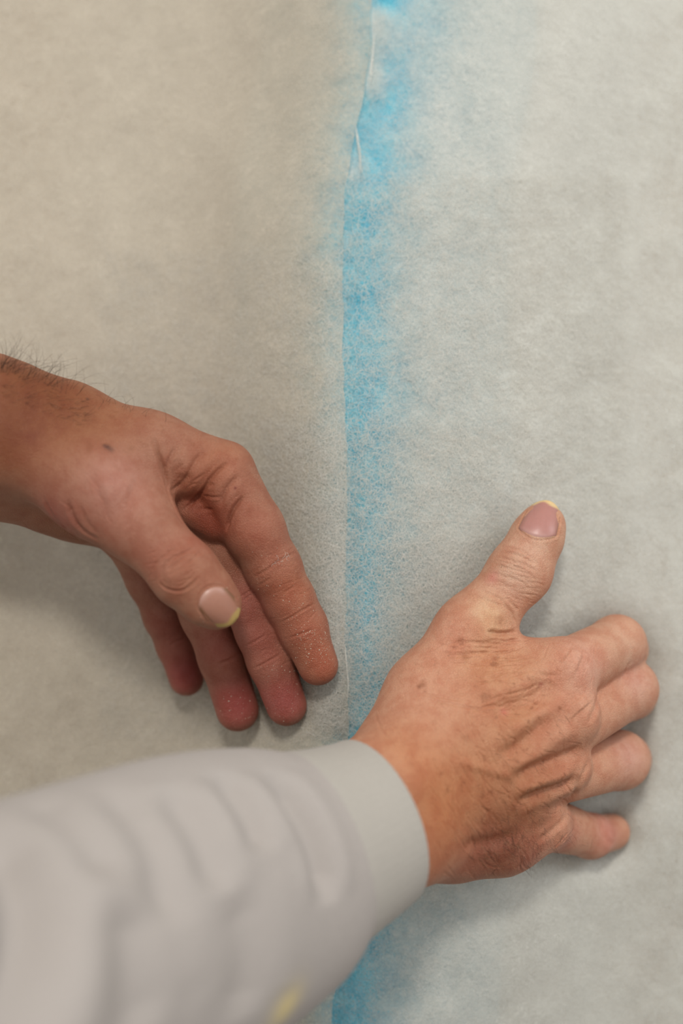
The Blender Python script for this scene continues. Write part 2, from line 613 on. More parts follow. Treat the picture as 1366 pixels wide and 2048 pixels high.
class Body:
    """a dense skin mesh that can be creased, veined and tinted at picked points"""
    def __init__(self, V, Q, base):
        if np.mean(np.sum(normals(V, Q) * (V - V.mean(0)), 1)) < 0: Q = Q[:, ::-1]
        self.V, self.Q = V, Q
        self.N = normals(V, Q)
        self.disp = np.zeros(len(V))
        self.tint = np.tile(np.array(s2l(base)), (len(V), 1))
        self.freckle = np.zeros(len(V))
        self.bvh = BVHTree.FromPolygons([Vector(v) for v in V], Q.tolist())

    def pick(self, px, py):
        d = L(px, py, 1.0); d = Vector(d).normalized()
        h = self.bvh.ray_cast(Vector((0, 0, 0)), d)
        return None if h[0] is None else np.array(h[0])

    def line(self, pts, step=2.0):
        pts = np.array(pts, float)
        if len(pts) > 2:                      # smooth the polyline
            for _ in range(2):
                q = 0.75 * pts[:-1] + 0.25 * pts[1:]; r = 0.25 * pts[:-1] + 0.75 * pts[1:]
                mid = np.empty((2 * len(q), 2)); mid[0::2] = q; mid[1::2] = r
                pts = np.concatenate([pts[:1], mid, pts[-1:]])
        seg = np.linalg.norm(np.diff(pts, axis=0), axis=1)
        cum = np.concatenate([[0], np.cumsum(seg)])
        n = max(2, int(cum[-1] / step))
        s = np.linspace(0, cum[-1], n)
        X = np.interp(s, cum, pts[:, 0]); Y = np.interp(s, cum, pts[:, 1])
        out, tt = [], []
        for i, (x, y) in enumerate(zip(X, Y)):
            p = self.pick(x, y)
            if p is not None: out.append(p); tt.append(i / (n - 1))
        return np.array(out), np.array(tt)

    def near(self, P, r):
        lo, hi = P.min(0) - r, P.max(0) + r
        m = np.where(np.all((self.V > lo) & (self.V < hi), axis=1))[0]
        if not len(m): return m, None, None
        best = np.full(len(m), 1e9); arg = np.zeros(len(m), int)
        for i0 in range(0, len(P), 40):
            d = np.linalg.norm(self.V[m][:, None] - P[None, i0:i0 + 40], axis=2)
            j = d.argmin(1); dm = d[np.arange(len(m)), j]
            b = dm < best
            best[b] = dm[b]; arg[b] = j[b] + i0
        k = best < r
        return m[k], best[k], arg[k]

    def crease(self, pts, depth=0.5, w=0.6, taper=True, rim=0.25):
        P, t = self.line(pts)
        if len(P) < 2: return
        m, d, a = self.near(P, 4.5 * w)
        if not len(m): return
        tp = (np.clip(np.minimum(t[a], 1 - t[a]) * 5, 0.0, 1) if taper else 1.0)
        self.disp[m] += tp * (-depth * np.exp(-(d / w) ** 2) + rim * depth * np.exp(-((d - 2.0 * w) / (0.9 * w)) ** 2))

    def ridge(self, pts, height=0.6, w=2.0, taper=True):
        self.crease(pts, -height, w, taper, 0.0)

    def spot(self, px, py, r, col, amt=1.0):
        """pigment: r in px, col sRGB"""
        p = self.pick(px, py)
        if p is None: return
        rm = r * -p[2] / FPX
        d = np.linalg.norm(self.V - p, axis=1)
        m = d < 2.5 * rm
        w = (amt * np.exp(-(d[m] / rm) ** 2))[:, None]
        self.tint[m] = self.tint[m] * (1 - w) + np.array(s2l(col)) * w

    def tone(self, px, py, r, f, amt=1.0):
        """skin tone: tan, redness or painted shade as a factor on the pigment"""
        p = self.pick(px, py)
        if p is None: return
        rm = r * -p[2] / FPX
        d = np.linalg.norm(self.V - p, axis=1)
        w = (amt * np.exp(-(d / rm) ** 2))[:, None]
        self.tint *= 1 - w + w * np.array(f)

    def freckles(self, px, py, r, amt=1.0):
        p = self.pick(px, py)
        if p is None: return
        rm = r * -p[2] / FPX
        d = np.linalg.norm(self.V - p, axis=1)
        self.freckle = np.maximum(self.freckle, amt * np.exp(-(d / rm) ** 2))

    def apply(self):
        self.V = self.V + self.N * self.disp[:, None]
        self.disp[:] = 0


def nail(body, name, outline, parent, base, edge_col, lift=0.45, edge=0.16, dirt=0.8):
    """a curved plate: outline = function (u -1..1, v 0..1) -> pixel; depth fitted to the finger under it"""
    nu, nv = 25, 33
    u = np.linspace(-1, 1, nu); v = np.linspace(0, 1, nv)
    U, Vv = np.meshgrid(u, v)
    PX, PY = outline(U, Vv)
    D = np.full(U.shape, np.nan)
    for i in range(nv):
        for j in range(nu):
            p = body.pick(PX[i, j], PY[i, j])
            if p is not None: D[i, j] = -p[2]
    ok = ~np.isnan(D) & (Vv < 0.9)
    A = lambda uu, vv: np.stack([np.ones_like(uu), uu, vv, uu * uu, uu * vv, vv * vv], -1)
    co, *_ = np.linalg.lstsq(A(U[ok], Vv[ok]), D[ok], rcond=None)
    fit = A(U, Vv) @ co
    fit = np.where(np.isnan(D), fit, 0.5 * fit + 0.5 * np.where(np.isnan(D), fit, D))
    fit = A(U, Vv) @ co * 0.75 + 0.25 * fit
    rimlift = lift - 0.55 * np.abs(U) ** 6 - 0.5 * (1 - smooth01(Vv / 0.10))
    top = L(PX, PY, fit - rimlift).reshape(-1, 3)
    bot = L(PX, PY, fit - rimlift + 0.9).reshape(-1, 3)
    n = nu * nv
    F = [grid_faces(nu, nv), grid_faces(nu, nv, n)[:, ::-1]]
    idx = np.arange(n).reshape(nv, nu)
    for ring in (idx[0, :], idx[:, -1], idx[-1, ::-1], idx[::-1, 0]):
        a, b = ring[:-1], ring[1:]
        F.append(np.stack([a, b, b + n, a + n], 1))
    w = smooth01((Vv + 0.03 * np.sin(U * 5) - (1 - edge) + 0.05 * (1 - U * U) * 0) / 0.05)[..., None]
    col = np.array(s2l(base)) * (1 - w) + np.array(s2l(edge_col)) * w
    wb = (0.45 * (1 - smooth01(Vv / 0.25)) * (1 - U * U))[..., None]
    col = col * (1 - wb) + np.array(s2l((206, 176, 168))) * wb
    wd = (np.maximum(smooth01((np.abs(U) - 0.76) / 0.14) * smooth01(Vv / 0.2), 0.6 * smooth01((0.05 - Vv) / 0.05)) * dirt)[..., None]
    col = col * (1 - wd) + np.array(s2l((112, 78, 50))) * wd
    col = col.reshape(-1, 3)
    return mesh_obj(name, np.concatenate([top, bot]), np.concatenate(F), M_NAIL, parent, cols={'tint': np.concatenate([col, col])})


def build_field(parts, pad=6, h=0.8):
    P = np.array([px_pt(q)[0] for pp in parts.values() for q in pp['pts']])
    R = max(px_pt(q)[1] for pp in parts.values() for q in pp['pts'])
    return P.min(0) - R - pad, P.max(0) + R + pad


def build_body(spec, base, joins, h=0.8):
    allq = [q for s in spec for q in s['pts']]
    P = np.array([px_pt(q)[0] for q in allq]); R = np.array([px_pt(q)[1] for q in allq])
    F = Field((P - R[:, None]).min(0) - 5, (P + R[:, None]).max(0) + 5, h)
    tot = None
    groups = {}
    for s in spec:
        g = s['group']
        if g not in groups: groups[g] = F.new()
        chain(F, groups[g], s['pts'], s.get('k', 4.0), s.get('flat'))
    for g, join in joins:
        if g not in groups: continue
        if tot is None: tot = groups[g]
        else: tot = Field.smin(tot, groups[g], join)
    for s in spec:
        if s.get('cut'):
            for a in s['cut']:
                p, r = px_pt(a); F.cone(tot, p, p, r, r, a[4], mode='cut')
    V, Q = F.extract(tot)
    V = smooth_mesh(V, Q, 2, 0.5)
    V, Q = subdivide(V, Q)
    return Body(V, Q, base)


LEFT_JOIN = [('palm', 0), ('thumb', 7.0), ('pinky', 3.5), ('ring', 2.2), ('middle', 2.2), ('index', 2.4)]
RIGHT_JOIN = [('palm', 0), ('thumb', 7.0), ('pinky', 4.0), ('ring', 2.2), ('middle', 2.2), ('index', 3.4)]

# ------------------------------------------------------------------ build: upholstered surface
O_SURF = to_world(L(690, 1100, 600))
O_PERSON = to_world(L(250, 1000, 590))

foam_l = foam_block('foam_block', lambda y: np.full_like(y, -420.0), lambda y: seam_x(y) - 213.5, M_CREAM, tuple(O_SURF))
foam_blue = foam_block('foam_block', lambda y: seam_x(y) - 213, lambda y: seam_x(y) + 330, M_BLUE, tuple(O_SURF))
foam_r = foam_block('foam_block', lambda y: seam_x(y) + 330.5, lambda y: np.full_like(y, 1860.0), M_CREAM, tuple(O_SURF))


def dens_left(X, Y):
    s = seam_x(Y) - X
    return 0.46 + 0.49 * smooth01(s / 150.0) - 0.16 * smooth01((s - 420) / 260.0)


PATCH = [(765, 90, 60, 0.16), (745, 250, 40, 0.08), (748, 45, 40, 0.5), (744, 165, 28, 0.45), (738, 130, 20, 0.3), (708, 340, 30, 0.3), (700, 480, 24, 0.15), (772, 5, 26, -0.3), (720, 440, 40, -0.15),
         (730, 600, 50, -0.12), (720, 860, 50, -0.10), (715, 1010, 50, -0.06), (740, 1150, 60, -0.06), (700, 1330, 24, 0.22), (700, 1395, 20, 0.12), (735, 1300, 40, -0.05)]


def dens_right(X, Y):
    s = X - seam_x(Y)
    k = 0.16 + 0.22 * smooth01((s - 35) / 75.0) + 0.32 * smooth01((s - 70) / 120.0) + 0.24 * smooth01((s - 120) / 320.0)
    k = k - 0.16 * smooth01((s - 430) / 220.0)
    for (x, y, r, a) in PATCH:
        k = k + a * np.exp(-((X - x) ** 2 + (Y - y) ** 2) / (r * r))
    return k


bl = sheet('batting_sheet', lambda y: np.full_like(y, -400.0), lambda y: seam_x(y) + 3 * vnoise(y / 31, y * 0, 5), 150, 260,
           [(0.8, 1.0), (2.0, 0.45)], M_BATL, dens_left, tuple(O_SURF))
br = sheet('batting_sheet', lambda y: seam_x(y) + 3 * vnoise(y / 31, y * 0, 5) + 1.0, lambda y: np.full_like(y, 1840.0), 190, 260,
           [(0.0, 1.0), (1.4, 0.42)], M_BATR, dens_right, tuple(O_SURF))

# ------------------------------------------------------------------ build: person
person = empty('person', tuple(O_PERSON))

LEFT = [
    dict(group='palm', k=9, pts=[(-260, 760, 132, 558), (0, 850, 127, 559), (130, 858, 88, 561), (300, 906, 75, 560), (446, 943, 62, 561)]),
    dict(group='palm', k=9, pts=[(-260, 830, 125, 580), (0, 912, 118, 580), (150, 972, 104, 590), (240, 1052, 58, 598)]),
    dict(group='palm', k=9, pts=[(0, 880, 110, 570), (375, 985, 52, 574)]),
    dict(group='palm', k=9, pts=[(0, 900, 100, 580), (325, 1045, 52, 588)]),
    dict(group='palm', k=9, pts=[(40, 880, 92, 556), (190, 968, 96, 551), (262, 1030, 74, 548)]),
    dict(group='palm', k=3, pts=[(368, 960, 30, 562), (425, 985, 24, 568)]),
    dict(group='palm', k=4, pts=[(388, 1018, 40, 566), (430, 1042, 39, 565)]),
    dict(group='thumb', k=5, pts=[(215, 995, 84, 549), (285, 1056, 69, 546), (372, 1150, 65, 543), (420, 1198, 54, 543), (438, 1213, 43, 544)]),
    dict(group='index', k=4, pts=[(448, 948, 63, 561), (508, 1058, 59, 564), (547, 1136, 54, 568), (578, 1200, 50, 572), (604, 1252, 48, 575), (636, 1330, 41, 577)]),
    dict(group='middle', k=4, pts=[(392, 1005, 56, 574), (445, 1110, 49, 577), (490, 1202, 46, 579), (518, 1265, 44, 582), (541, 1320, 45, 585), (573, 1411, 41, 589)]),
    dict(group='ring', k=4, pts=[(330, 1065, 54, 587), (372, 1150, 49, 589), (410, 1232, 46, 591), (444, 1315, 45, 594), (475, 1420, 43, 598)]),
    dict(group='pinky', k=4, pts=[(255, 1072, 50, 597), (297, 1160, 42, 601), (328, 1235, 38, 606), (351, 1290, 36, 610), (373, 1357, 35, 614)]),
]
left = build_body(LEFT, (184, 128, 102), LEFT_JOIN)

RIGHT = [
    dict(group='palm', k=9, pts=[(560, 1690, 112, 505), (790, 1562, 108, 545), (860, 1480, 92, 556)]),
    dict(group='palm', k=9, pts=[(590, 1790, 112, 505), (815, 1664, 100, 545), (905, 1670, 84, 562), (1000, 1660, 82, 571), (1080, 1645, 62, 578)]),
    dict(group='palm', k=9, pts=[(840, 1480, 98, 556), (985, 1400, 78, 564), (1120, 1345, 64, 568)]),
    dict(group='palm', k=9, pts=[(840, 1540, 100, 552), (1000, 1480, 78, 560), (1140, 1432, 62, 564)]),
    dict(group='palm', k=9, pts=[(840, 1600, 100, 552), (1000, 1560, 78, 563), (1128, 1530, 57, 570)]),
    dict(group='palm', k=9, pts=[(785, 1490, 56, 556), (852, 1390, 76, 566), (938, 1262, 66, 572)]),
    dict(group='palm', k=6, pts=[(965, 1305, 42, 572), (1105, 1325, 44, 572)]),
    dict(group='thumb', k=5, pts=[(940, 1265, 66, 573), (972, 1228, 59, 575), (1040, 1143, 61, 578), (1074, 1075, 50, 581), (1086, 1049, 44, 583)]),
    dict(group='index', k=4, pts=[(1122, 1347, 64, 567), (1234, 1288, 55, 597), (1244, 1298, 48, 614), (1224, 1320, 42, 618)]),
    dict(group='middle', k=4, pts=[(1148, 1448, 58, 573), (1256, 1378, 57, 602), (1262, 1388, 48, 619), (1238, 1406, 42, 622)]),
    dict(group='ring', k=4, pts=[(1132, 1550, 54, 577), (1240, 1520, 56, 605), (1250, 1518, 48, 621), (1226, 1530, 42, 623)]),
    dict(group='pinky', k=4, pts=[(1085, 1645, 56, 584), (1180, 1672, 42, 610), (1224, 1664, 36, 624)]),
]
right = build_body(RIGHT, (202, 145, 117), RIGHT_JOIN)


# ---- left hand: folds, creases, pigment
def creases(body, items):
    for depth, w, pts in items:
        body.crease(pts, depth, w)


creases(left, [
    (0.9, 0.8, [(306, 872), (315, 905), (326, 937), (332, 957), (336, 987), (351, 1024), (372, 1056)]),
    (0.6, 0.8, [(328, 943), (340, 917), (351, 893)]),
    (0.5, 0.8, [(336, 984), (360, 972), (375, 952), (394, 915), (414, 900)]),
    (1.0, 0.7, [(362, 1025), (387, 1004), (407, 982), (417, 962), (439, 937), (459, 922)]),
    (0.45, 0.7, [(413, 975), (429, 968)]),
    (0.5, 0.8, [(439, 1014), (449, 984), (462, 967), (474, 953)]),
    (1.2, 0.7, [(452, 1064), (454, 1050), (458, 1034), (469, 1014), (489, 992)]),
    (0.4, 0.6, [(402, 993), (444, 994)]), (0.45, 0.7, [(387, 1019), (429, 1018)]),
    (0.42, 0.55, [(504, 1155), (534, 1141), (556, 1122), (586, 1108), (600, 1104)]),
    (0.28, 0.5, [(515, 1173), (545, 1154)]), (0.25, 0.5, [(567, 1187), (594, 1168)]),
    (0.38, 0.5, [(560, 1246), (586, 1233), (610, 1217), (634, 1206)]),
    (0.35, 0.5, [(574, 1278), (602, 1268), (628, 1258)]),
    (0.45, 0.5, [(480, 1195), (510, 1176)]), (0.35, 0.5, [(483, 1202), (513, 1182)]),
    (0.36, 0.5, [(489, 1294), (512, 1282), (537, 1265)]),
    (0.42, 0.5, [(503, 1340), (534, 1324), (565, 1306)]),
    (0.45, 0.6, [(432, 1330), (455, 1322), (480, 1308)]), (0.4, 0.6, [(338, 1290), (372, 1276)]),
    (0.55, 0.6, [(319, 1157), (323, 1137), (339, 1120), (364, 1107), (394, 1095)]),
    (0.45, 0.5, [(334, 1147), (344, 1132), (369, 1113), (397, 1097)]),
    (0.55, 0.6, [(314, 1160), (329, 1177), (354, 1184), (377, 1177), (399, 1152)]),
    (0.35, 0.5, [(304, 1150), (309, 1130), (329, 1110), (354, 1092)]),
    (0.25, 0.45, [(339, 1152), (364, 1135)]), (0.25, 0.45, [(352, 1178), (382, 1158), (394, 1140)]),
    (0.9, 1.1, [(136, 999), (143, 1034), (164, 1061), (199, 1081)]),
    (0.45, 0.9, [(85, 990), (100, 1028), (126, 1058), (164, 1075)]),
    (0.40, 0.8, [(92, 1003), (111, 1040), (146, 1068)]), (0.3, 0.8, [(160, 1010), (172, 1042), (192, 1066)]),
    (0.3, 0.7, [(270, 1000), (262, 1030), (250, 1060)]),
])
for d, w, pts in [
        (0.9, 2.4, [(362, 1025), (387, 1004), (407, 982), (417, 962), (439, 937), (466, 918)]),
        (0.8, 2.2, [(452, 1066), (455, 1046), (462, 1026), (476, 1004), (496, 986)]),
        (0.5, 1.6, [(439, 1014), (449, 984), (462, 967), (480, 946)]),
        (0.45, 1.8, [(336, 984), (362, 970), (380, 945), (400, 912), (425, 888)]),
        (0.6, 1.8, [(306, 866), (315, 905), (326, 937), (332, 957)])]:
    left.crease(pts, d, w, True, 0.45)
left.ridge([(200, 985), (232, 975), (262, 988)], 1.0, 6.0)
left.ridge([(330, 1165), (352, 1150), (380, 1128)], 0.6, 2.6)
left.ridge([(352, 905), (372, 928), (372, 955)], 0.9, 3.0)


def wrinkles(body, x0, x1, y0, y1, ang, n, ln, depth, w, spread=8, seed=0, bend=0.1):
    r = np.random.default_rng(seed)
    for _ in range(n):
        x, y = r.uniform(x0, x1), r.uniform(y0, y1)
        a = math.radians(ang + r.normal(0, spread)); l = ln * r.uniform(0.5, 1.3)
        dx, dy = math.cos(a) * l / 2, -math.sin(a) * l / 2
        b = r.normal(0, bend) * l
        body.crease([(x - dx, y - dy), (x - dy * b / l * 2, y + dx * b / l * 2), (x + dx, y + dy)], 0.95 * depth * r.uniform(0.4, 1.3), w * 0.9)


wrinkles(left, 500, 640, 1080, 1340, 25, 26, 40, 0.14, 0.45, 10, 3)
wrinkles(left, 340, 440, 880, 1000, 55, 16, 45, 0.2, 0.5, 14, 4)
wrinkles(left, 60, 260, 900, 1070, -60, 20, 50, 0.14, 0.55, 12, 5)
wrinkles(left, 290, 400, 1080, 1180, 35, 18, 40, 0.16, 0.45, 14, 6)
wrinkles(left, 120, 300, 800, 900, 20, 16, 40, 0.14, 0.5, 40, 8)

for x, y, r, c, a in [
        (573, 1400, 60, (196, 104, 98), 0.75), (475, 1410, 60, (192, 98, 92), 0.8), (372, 1350, 55, (190, 96, 90), 0.8),
        (530, 1300, 50, (190, 112, 98), 0.6), (440, 1290, 60, (176, 92, 80), 0.7), (340, 1260, 60, (170, 88, 76), 0.7),
        (490, 1200, 50, (188, 110, 98), 0.6), (635, 1320, 45, (196, 122, 92), 0.6), (520, 1080, 60, (190, 126, 104), 0.5),
        (420, 1050, 50, (180, 96, 76), 0.6), (395, 1000, 55, (186, 116, 94), 0.5), (240, 970, 70, (208, 150, 132), 0.5),
        (120, 1040, 50, (180, 100, 88), 0.45), (215, 1050, 60, (190, 118, 98), 0.4), (390, 1080, 40, (196, 120, 102), 0.4),
        (300, 1120, 60, (196, 128, 108), 0.4), (80, 800, 110, (168, 104, 66), 0.65), (220, 830, 80, (178, 118, 80), 0.55),
        (20, 900, 60, (172, 110, 76), 0.5), (150, 1090, 40, (168, 104, 72), 0.6), (470, 900, 60, (190, 128, 96), 0.5),
        (300, 1180, 50, (150, 78, 64), 0.3), (450, 960, 50, (196, 132, 110), 0.4), (600, 1180, 40, (196, 140, 106), 0.5)]:
    left.spot(x, y, r, c, a)
for x, y, r, c, a in [(215, 894, 6, (66, 44, 40), 0.9), (222, 899, 7, (92, 58, 42), 0.7), (209, 891, 4, (70, 46, 40), 0.7), (60, 874, 16, (150, 76, 58), 0.55),
                      (70, 870, 8, (140, 66, 50), 0.5), (175, 798, 3.5, (60, 36, 28), 0.9), (470, 976, 2.4, (120, 24, 20), 1.0), (262, 897, 8, (150, 96, 58), 0.4)]:
    left.spot(x, y, r, c, a)
for x, y, r, c, a in [(20, 780, 90, (146, 88, 54), 0.6), (120, 800, 90, (152, 94, 60), 0.5), (0, 850, 60, (150, 88, 60), 0.5), (570, 1400, 50, (178, 86, 82), 0.5), (476, 1410, 50, (176, 82, 80), 0.6),
                      (372, 1350, 50, (178, 84, 80), 0.6), (650, 1345, 36, (184, 104, 76), 0.6), (420, 1040, 46, (166, 84, 66), 0.6), (230, 960, 60, (206, 150, 134), 0.5), (290, 1000, 50, (204, 148, 126), 0.4),
                      (500, 1250, 60, (176, 98, 88), 0.5), (110, 1030, 60, (176, 104, 92), 0.5)]:
    left.spot(x, y, r, c, a)
left.tint *= 0.74
for x, y, r, f in [(30, 790, 120, (.84, .72, .52)), (130, 810, 90, (.88, .78, .62)), (0, 880, 60, (.86, .76, .62)), (560, 1180, 60, (1.0, .74, .66)), (500, 1060, 60, (.96, .80, .74)),
                   (610, 1260, 50, (1.0, .74, .66)), (640, 1330, 40, (1.0, .95, .92)), (420, 1040, 40, (.82, .68, .52)), (390, 980, 50, (.92, .80, .70)),
                   (100, 1070, 60, (.82, .70, .60)), (430, 930, 50, (.96, .84, .74)), (380, 1160, 50, (.96, .88, .82))]:
    left.tone(x, y, r, f)
left.freckles(150, 820, 130, 1.0)
left.freckles(330, 840, 90, 0.6)
left.freckles(30, 780, 110, 1.0)
left.apply()

# ---- right hand: tendons, valleys, folds, pigment with some painted shade
for h, w, pts in [
        (1.5, 4.0, [(1002, 1470), (1060, 1440), (1110, 1410), (1150, 1378)]),
        (1.6, 3.6, [(1000, 1545), (1060, 1518), (1110, 1478), (1160, 1455)]),
        (1.5, 3.4, [(1030, 1585), (1085, 1560), (1150, 1540)]),
        (1.0, 3.6, [(960, 1400), (1020, 1375), (1080, 1340), (1120, 1322)]),
        (0.9, 3.0, [(1060, 1640), (1100, 1630), (1130, 1610)]),
        (0.7, 2.2, [(960, 1290), (985, 1245), (1000, 1215)]),
        (1.0, 5.0, [(1130, 1310), (1160, 1330)]), (1.1, 5.0, [(1150, 1400), (1165, 1420)]),
        (0.8, 2.0, [(900, 1520), (980, 1540), (1040, 1560)])]:
    right.ridge(pts, h, w)
for d, w, pts in [
        (1.5, 3.4, [(985, 1425), (1035, 1418), (1075, 1396), (1105, 1362)]),
        (1.6, 3.0, [(990, 1518), (1030, 1500), (1065, 1470), (1100, 1428)]),
        (1.7, 2.8, [(1020, 1560), (1062, 1537), (1122, 1520), (1165, 1492)]),
        (1.9, 2.6, [(1030, 1612), (1068, 1590), (1120, 1577), (1160, 1553)]),
        (1.0, 2.6, [(920, 1690), (980, 1685), (1040, 1672)])]:
    right.crease(pts, 1.3 * d, w, True, 0.15)
creases(right, [
    (0.45, 0.6, [(995, 1107), (1018, 1104), (1039, 1111), (1058, 1121), (1079, 1130)]),
    (0.35, 0.5, [(1007, 1095), (1039, 1097), (1058, 1111), (1081, 1130)]),
    (0.35, 0.5, [(992, 1113), (1020, 1120), (1049, 1130), (1074, 1142)]),
    (0.25, 0.5, [(985, 1128), (1015, 1135), (1050, 1148)]), (0.25, 0.5, [(978, 1146), (1010, 1152), (1040, 1166)]),
    (1.3, 0.9, [(970, 1262), (1002, 1269), (1034, 1263)]),
    (0.7, 0.8, [(1006, 1205), (1023, 1224), (1032, 1250)]), (0.5, 0.6, [(1016, 1200), (1037, 1221)]),
    (0.35, 0.6, [(950, 1190), (975, 1202), (1005, 1212)]), (0.35, 0.6, [(960, 1180), (990, 1192), (1012, 1206)]),
    (0.5, 0.7, [(900, 1312), (945, 1305), (990, 1308)]), (0.4, 0.6, [(905, 1290), (960, 1283), (1010, 1290)]),
    (0.45, 0.7, [(860, 1400), (920, 1410), (985, 1430)]), (0.4, 0.7, [(830, 1385), (890, 1395), (940, 1405)]),
    (0.6, 1.3, [(1197, 1382), (1194, 1412), (1176, 1450)]), (0.6, 1.3, [(1180, 1520), (1164, 1556), (1140, 1600)]),
    (0.6, 1.3, [(1140, 1626), (1108, 1660), (1070, 1685)]), (0.3, 0.7, [(1120, 1690), (1140, 1670), (1150, 1655)]),
    (0.4, 0.7, [(1105, 1700), (1125, 1680), (1135, 1665)]),
    (0.25, 1.2, [(1230, 1690), (1205, 1675), (1198, 1650)]), (0.5, 1.2, [(1262, 1320), (1245, 1350), (1238, 1380)]),
    (0.35, 0.8, [(1050, 1340), (1090, 1352), (1120, 1350)]),
])
wrinkles(right, 890, 1040, 1270, 1350, 4, 46, 70, 0.30, 0.5, 7, 11)
wrinkles(right, 960, 1080, 1340, 1420, 18, 30, 60, 0.28, 0.5, 10, 12)
wrinkles(right, 860, 1010, 1450, 1680, -62, 46, 75, 0.26, 0.55, 9, 13)
wrinkles(right, 1000, 1150, 1420, 1640, -50, 60, 34, 0.24, 0.45, 22, 14)
wrinkles(right, 985, 1075, 1110, 1210, -20, 40, 45, 0.20, 0.45, 9, 15)
wrinkles(right, 1090, 1200, 1290, 1380, 75, 30, 36, 0.18, 0.45, 14, 16)
wrinkles(right, 880, 1060, 1680, 1750, -55, 26, 40, 0.22, 0.5, 14, 17)
wrinkles(right, 760, 880, 1450, 1600, -60, 16, 70, 0.18, 0.6, 10, 18)

for x, y, r, c, a in [
        (1060, 1090, 50, (208, 152, 134), 0.4), (1020, 1160, 50, (206, 150, 130), 0.5), (980, 1240, 40, (222, 176, 136), 0.6),
        (920, 1260, 60, (208, 142, 118), 0.5), (1180, 1330, 70, (216, 158, 138), 0.6), (1250, 1270, 50, (212, 150, 126), 0.5),
        (1270, 1360, 50, (210, 146, 128), 0.6), (1260, 1510, 50, (208, 146, 130), 0.6), (1220, 1665, 50, (206, 132, 118), 0.7),
        (1130, 1690, 50, (188, 118, 102), 0.6), (980, 1330, 70, (196, 138, 98), 0.6), (1030, 1440, 90, (190, 130, 92), 0.6),
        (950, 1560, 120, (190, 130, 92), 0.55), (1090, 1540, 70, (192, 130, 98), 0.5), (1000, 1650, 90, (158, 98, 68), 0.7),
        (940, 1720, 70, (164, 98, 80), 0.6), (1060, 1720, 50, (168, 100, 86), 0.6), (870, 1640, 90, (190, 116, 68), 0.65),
        (800, 1520, 70, (206, 144, 108), 0.5), (1060, 1600, 60, (164, 106, 72), 0.6), (1090, 1620, 40, (150, 92, 62), 0.4)]:
    right.spot(x, y, r, c, a)
for x, y, r, c, a in [(845, 1370, 7, (140, 84, 52), 0.6), (838, 1374, 4, (120, 70, 46), 0.6), (930, 1315, 8, (160, 100, 62), 0.6), (990, 1318, 6, (140, 84, 56), 0.6),
                      (1010, 1422, 9, (196, 92, 84), 0.5), (1083, 1368, 5, (150, 50, 50), 0.6), (1056, 1535, 4, (140, 60, 46), 0.7), (985, 1155, 14, (206, 112, 104), 0.5),
                      (1055, 1560, 6, (150, 90, 60), 0.5)]:
    right.spot(x, y, r, c, a)
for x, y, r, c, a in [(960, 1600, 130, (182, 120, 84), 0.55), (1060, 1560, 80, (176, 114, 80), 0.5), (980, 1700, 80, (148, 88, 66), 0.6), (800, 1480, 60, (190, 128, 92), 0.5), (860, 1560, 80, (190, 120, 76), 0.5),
                      (1040, 1330, 60, (196, 138, 104), 0.4), (1120, 1480, 60, (196, 134, 106), 0.5)]:
    right.spot(x, y, r, c, a)
right.tint *= np.array((1.0, 1.08, 1.10))
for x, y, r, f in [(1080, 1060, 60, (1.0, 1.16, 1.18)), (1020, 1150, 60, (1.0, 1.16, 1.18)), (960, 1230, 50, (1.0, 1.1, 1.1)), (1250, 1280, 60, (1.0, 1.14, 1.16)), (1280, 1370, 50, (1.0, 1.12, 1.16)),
                   (1270, 1510, 50, (1.0, 1.1, 1.14)), (1000, 1710, 70, (.70, .60, .56)), (1070, 1660, 50, (.82, .72, .66)), (880, 1700, 60, (.80, .70, .64)), (940, 1600, 90, (.98, .95, .88))]:  # ulnar edge: tan plus some shade painted into the skin colour
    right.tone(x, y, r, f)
for x, y, r, a in [(970, 1320, 90, 0.8), (1040, 1440, 120, 0.9), (960, 1600, 150, 0.8), (870, 1380, 80, 0.6), (1080, 1600, 90, 1.0)]:
    right.freckles(x, y, r, a)


# ---- fingernails
def outline_lt(U, V):
    B = np.array([410.0, 1179.0]); T = np.array([467.0, 1247.0]); W = np.array([29.0, -23.0])
    v = V + 0.20 * U ** 2 * (1 - V) - 0.24 * U ** 2 * V
    w = U * (1 - 0.10 * (1 - V) ** 2 - 0.02 * V)
    return B[0] + (T[0] - B[0]) * v + W[0] * w, B[1] + (T[1] - B[1]) * v + W[1] * w


def outline_rt(U, V):
    B = np.array([1070.0, 1077.0]); T = np.array([1097.0, 1001.0]); W = np.array([37.0, 8.5])
    v = V + 0.16 * U ** 2 * (1 - V) - 0.20 * U ** 2 * V
    w = U * (1 - 0.22 * np.clip(V, 0, 2) ** 1.5)
    return B[0] + (T[0] - B[0]) * v + W[0] * w, B[1] + (T[1] - B[1]) * v + W[1] * w


def nail_groove(body, fn, depth=0.3, w=0.45):
    u = np.linspace(-1, 1, 25); v = np.linspace(0, 1, 25)
    a = [fn(np.array(-1.06), np.array(x)) for x in v[::-1][6:]]
    b = [fn(x, np.array(-0.03)) for x in u]
    c = [fn(np.array(1.06), np.array(x)) for x in v[:-6]]
    pts = [(float(p[0]), float(p[1])) for p in a + b + c]
    body.crease(pts, depth, w, False, 0.4)


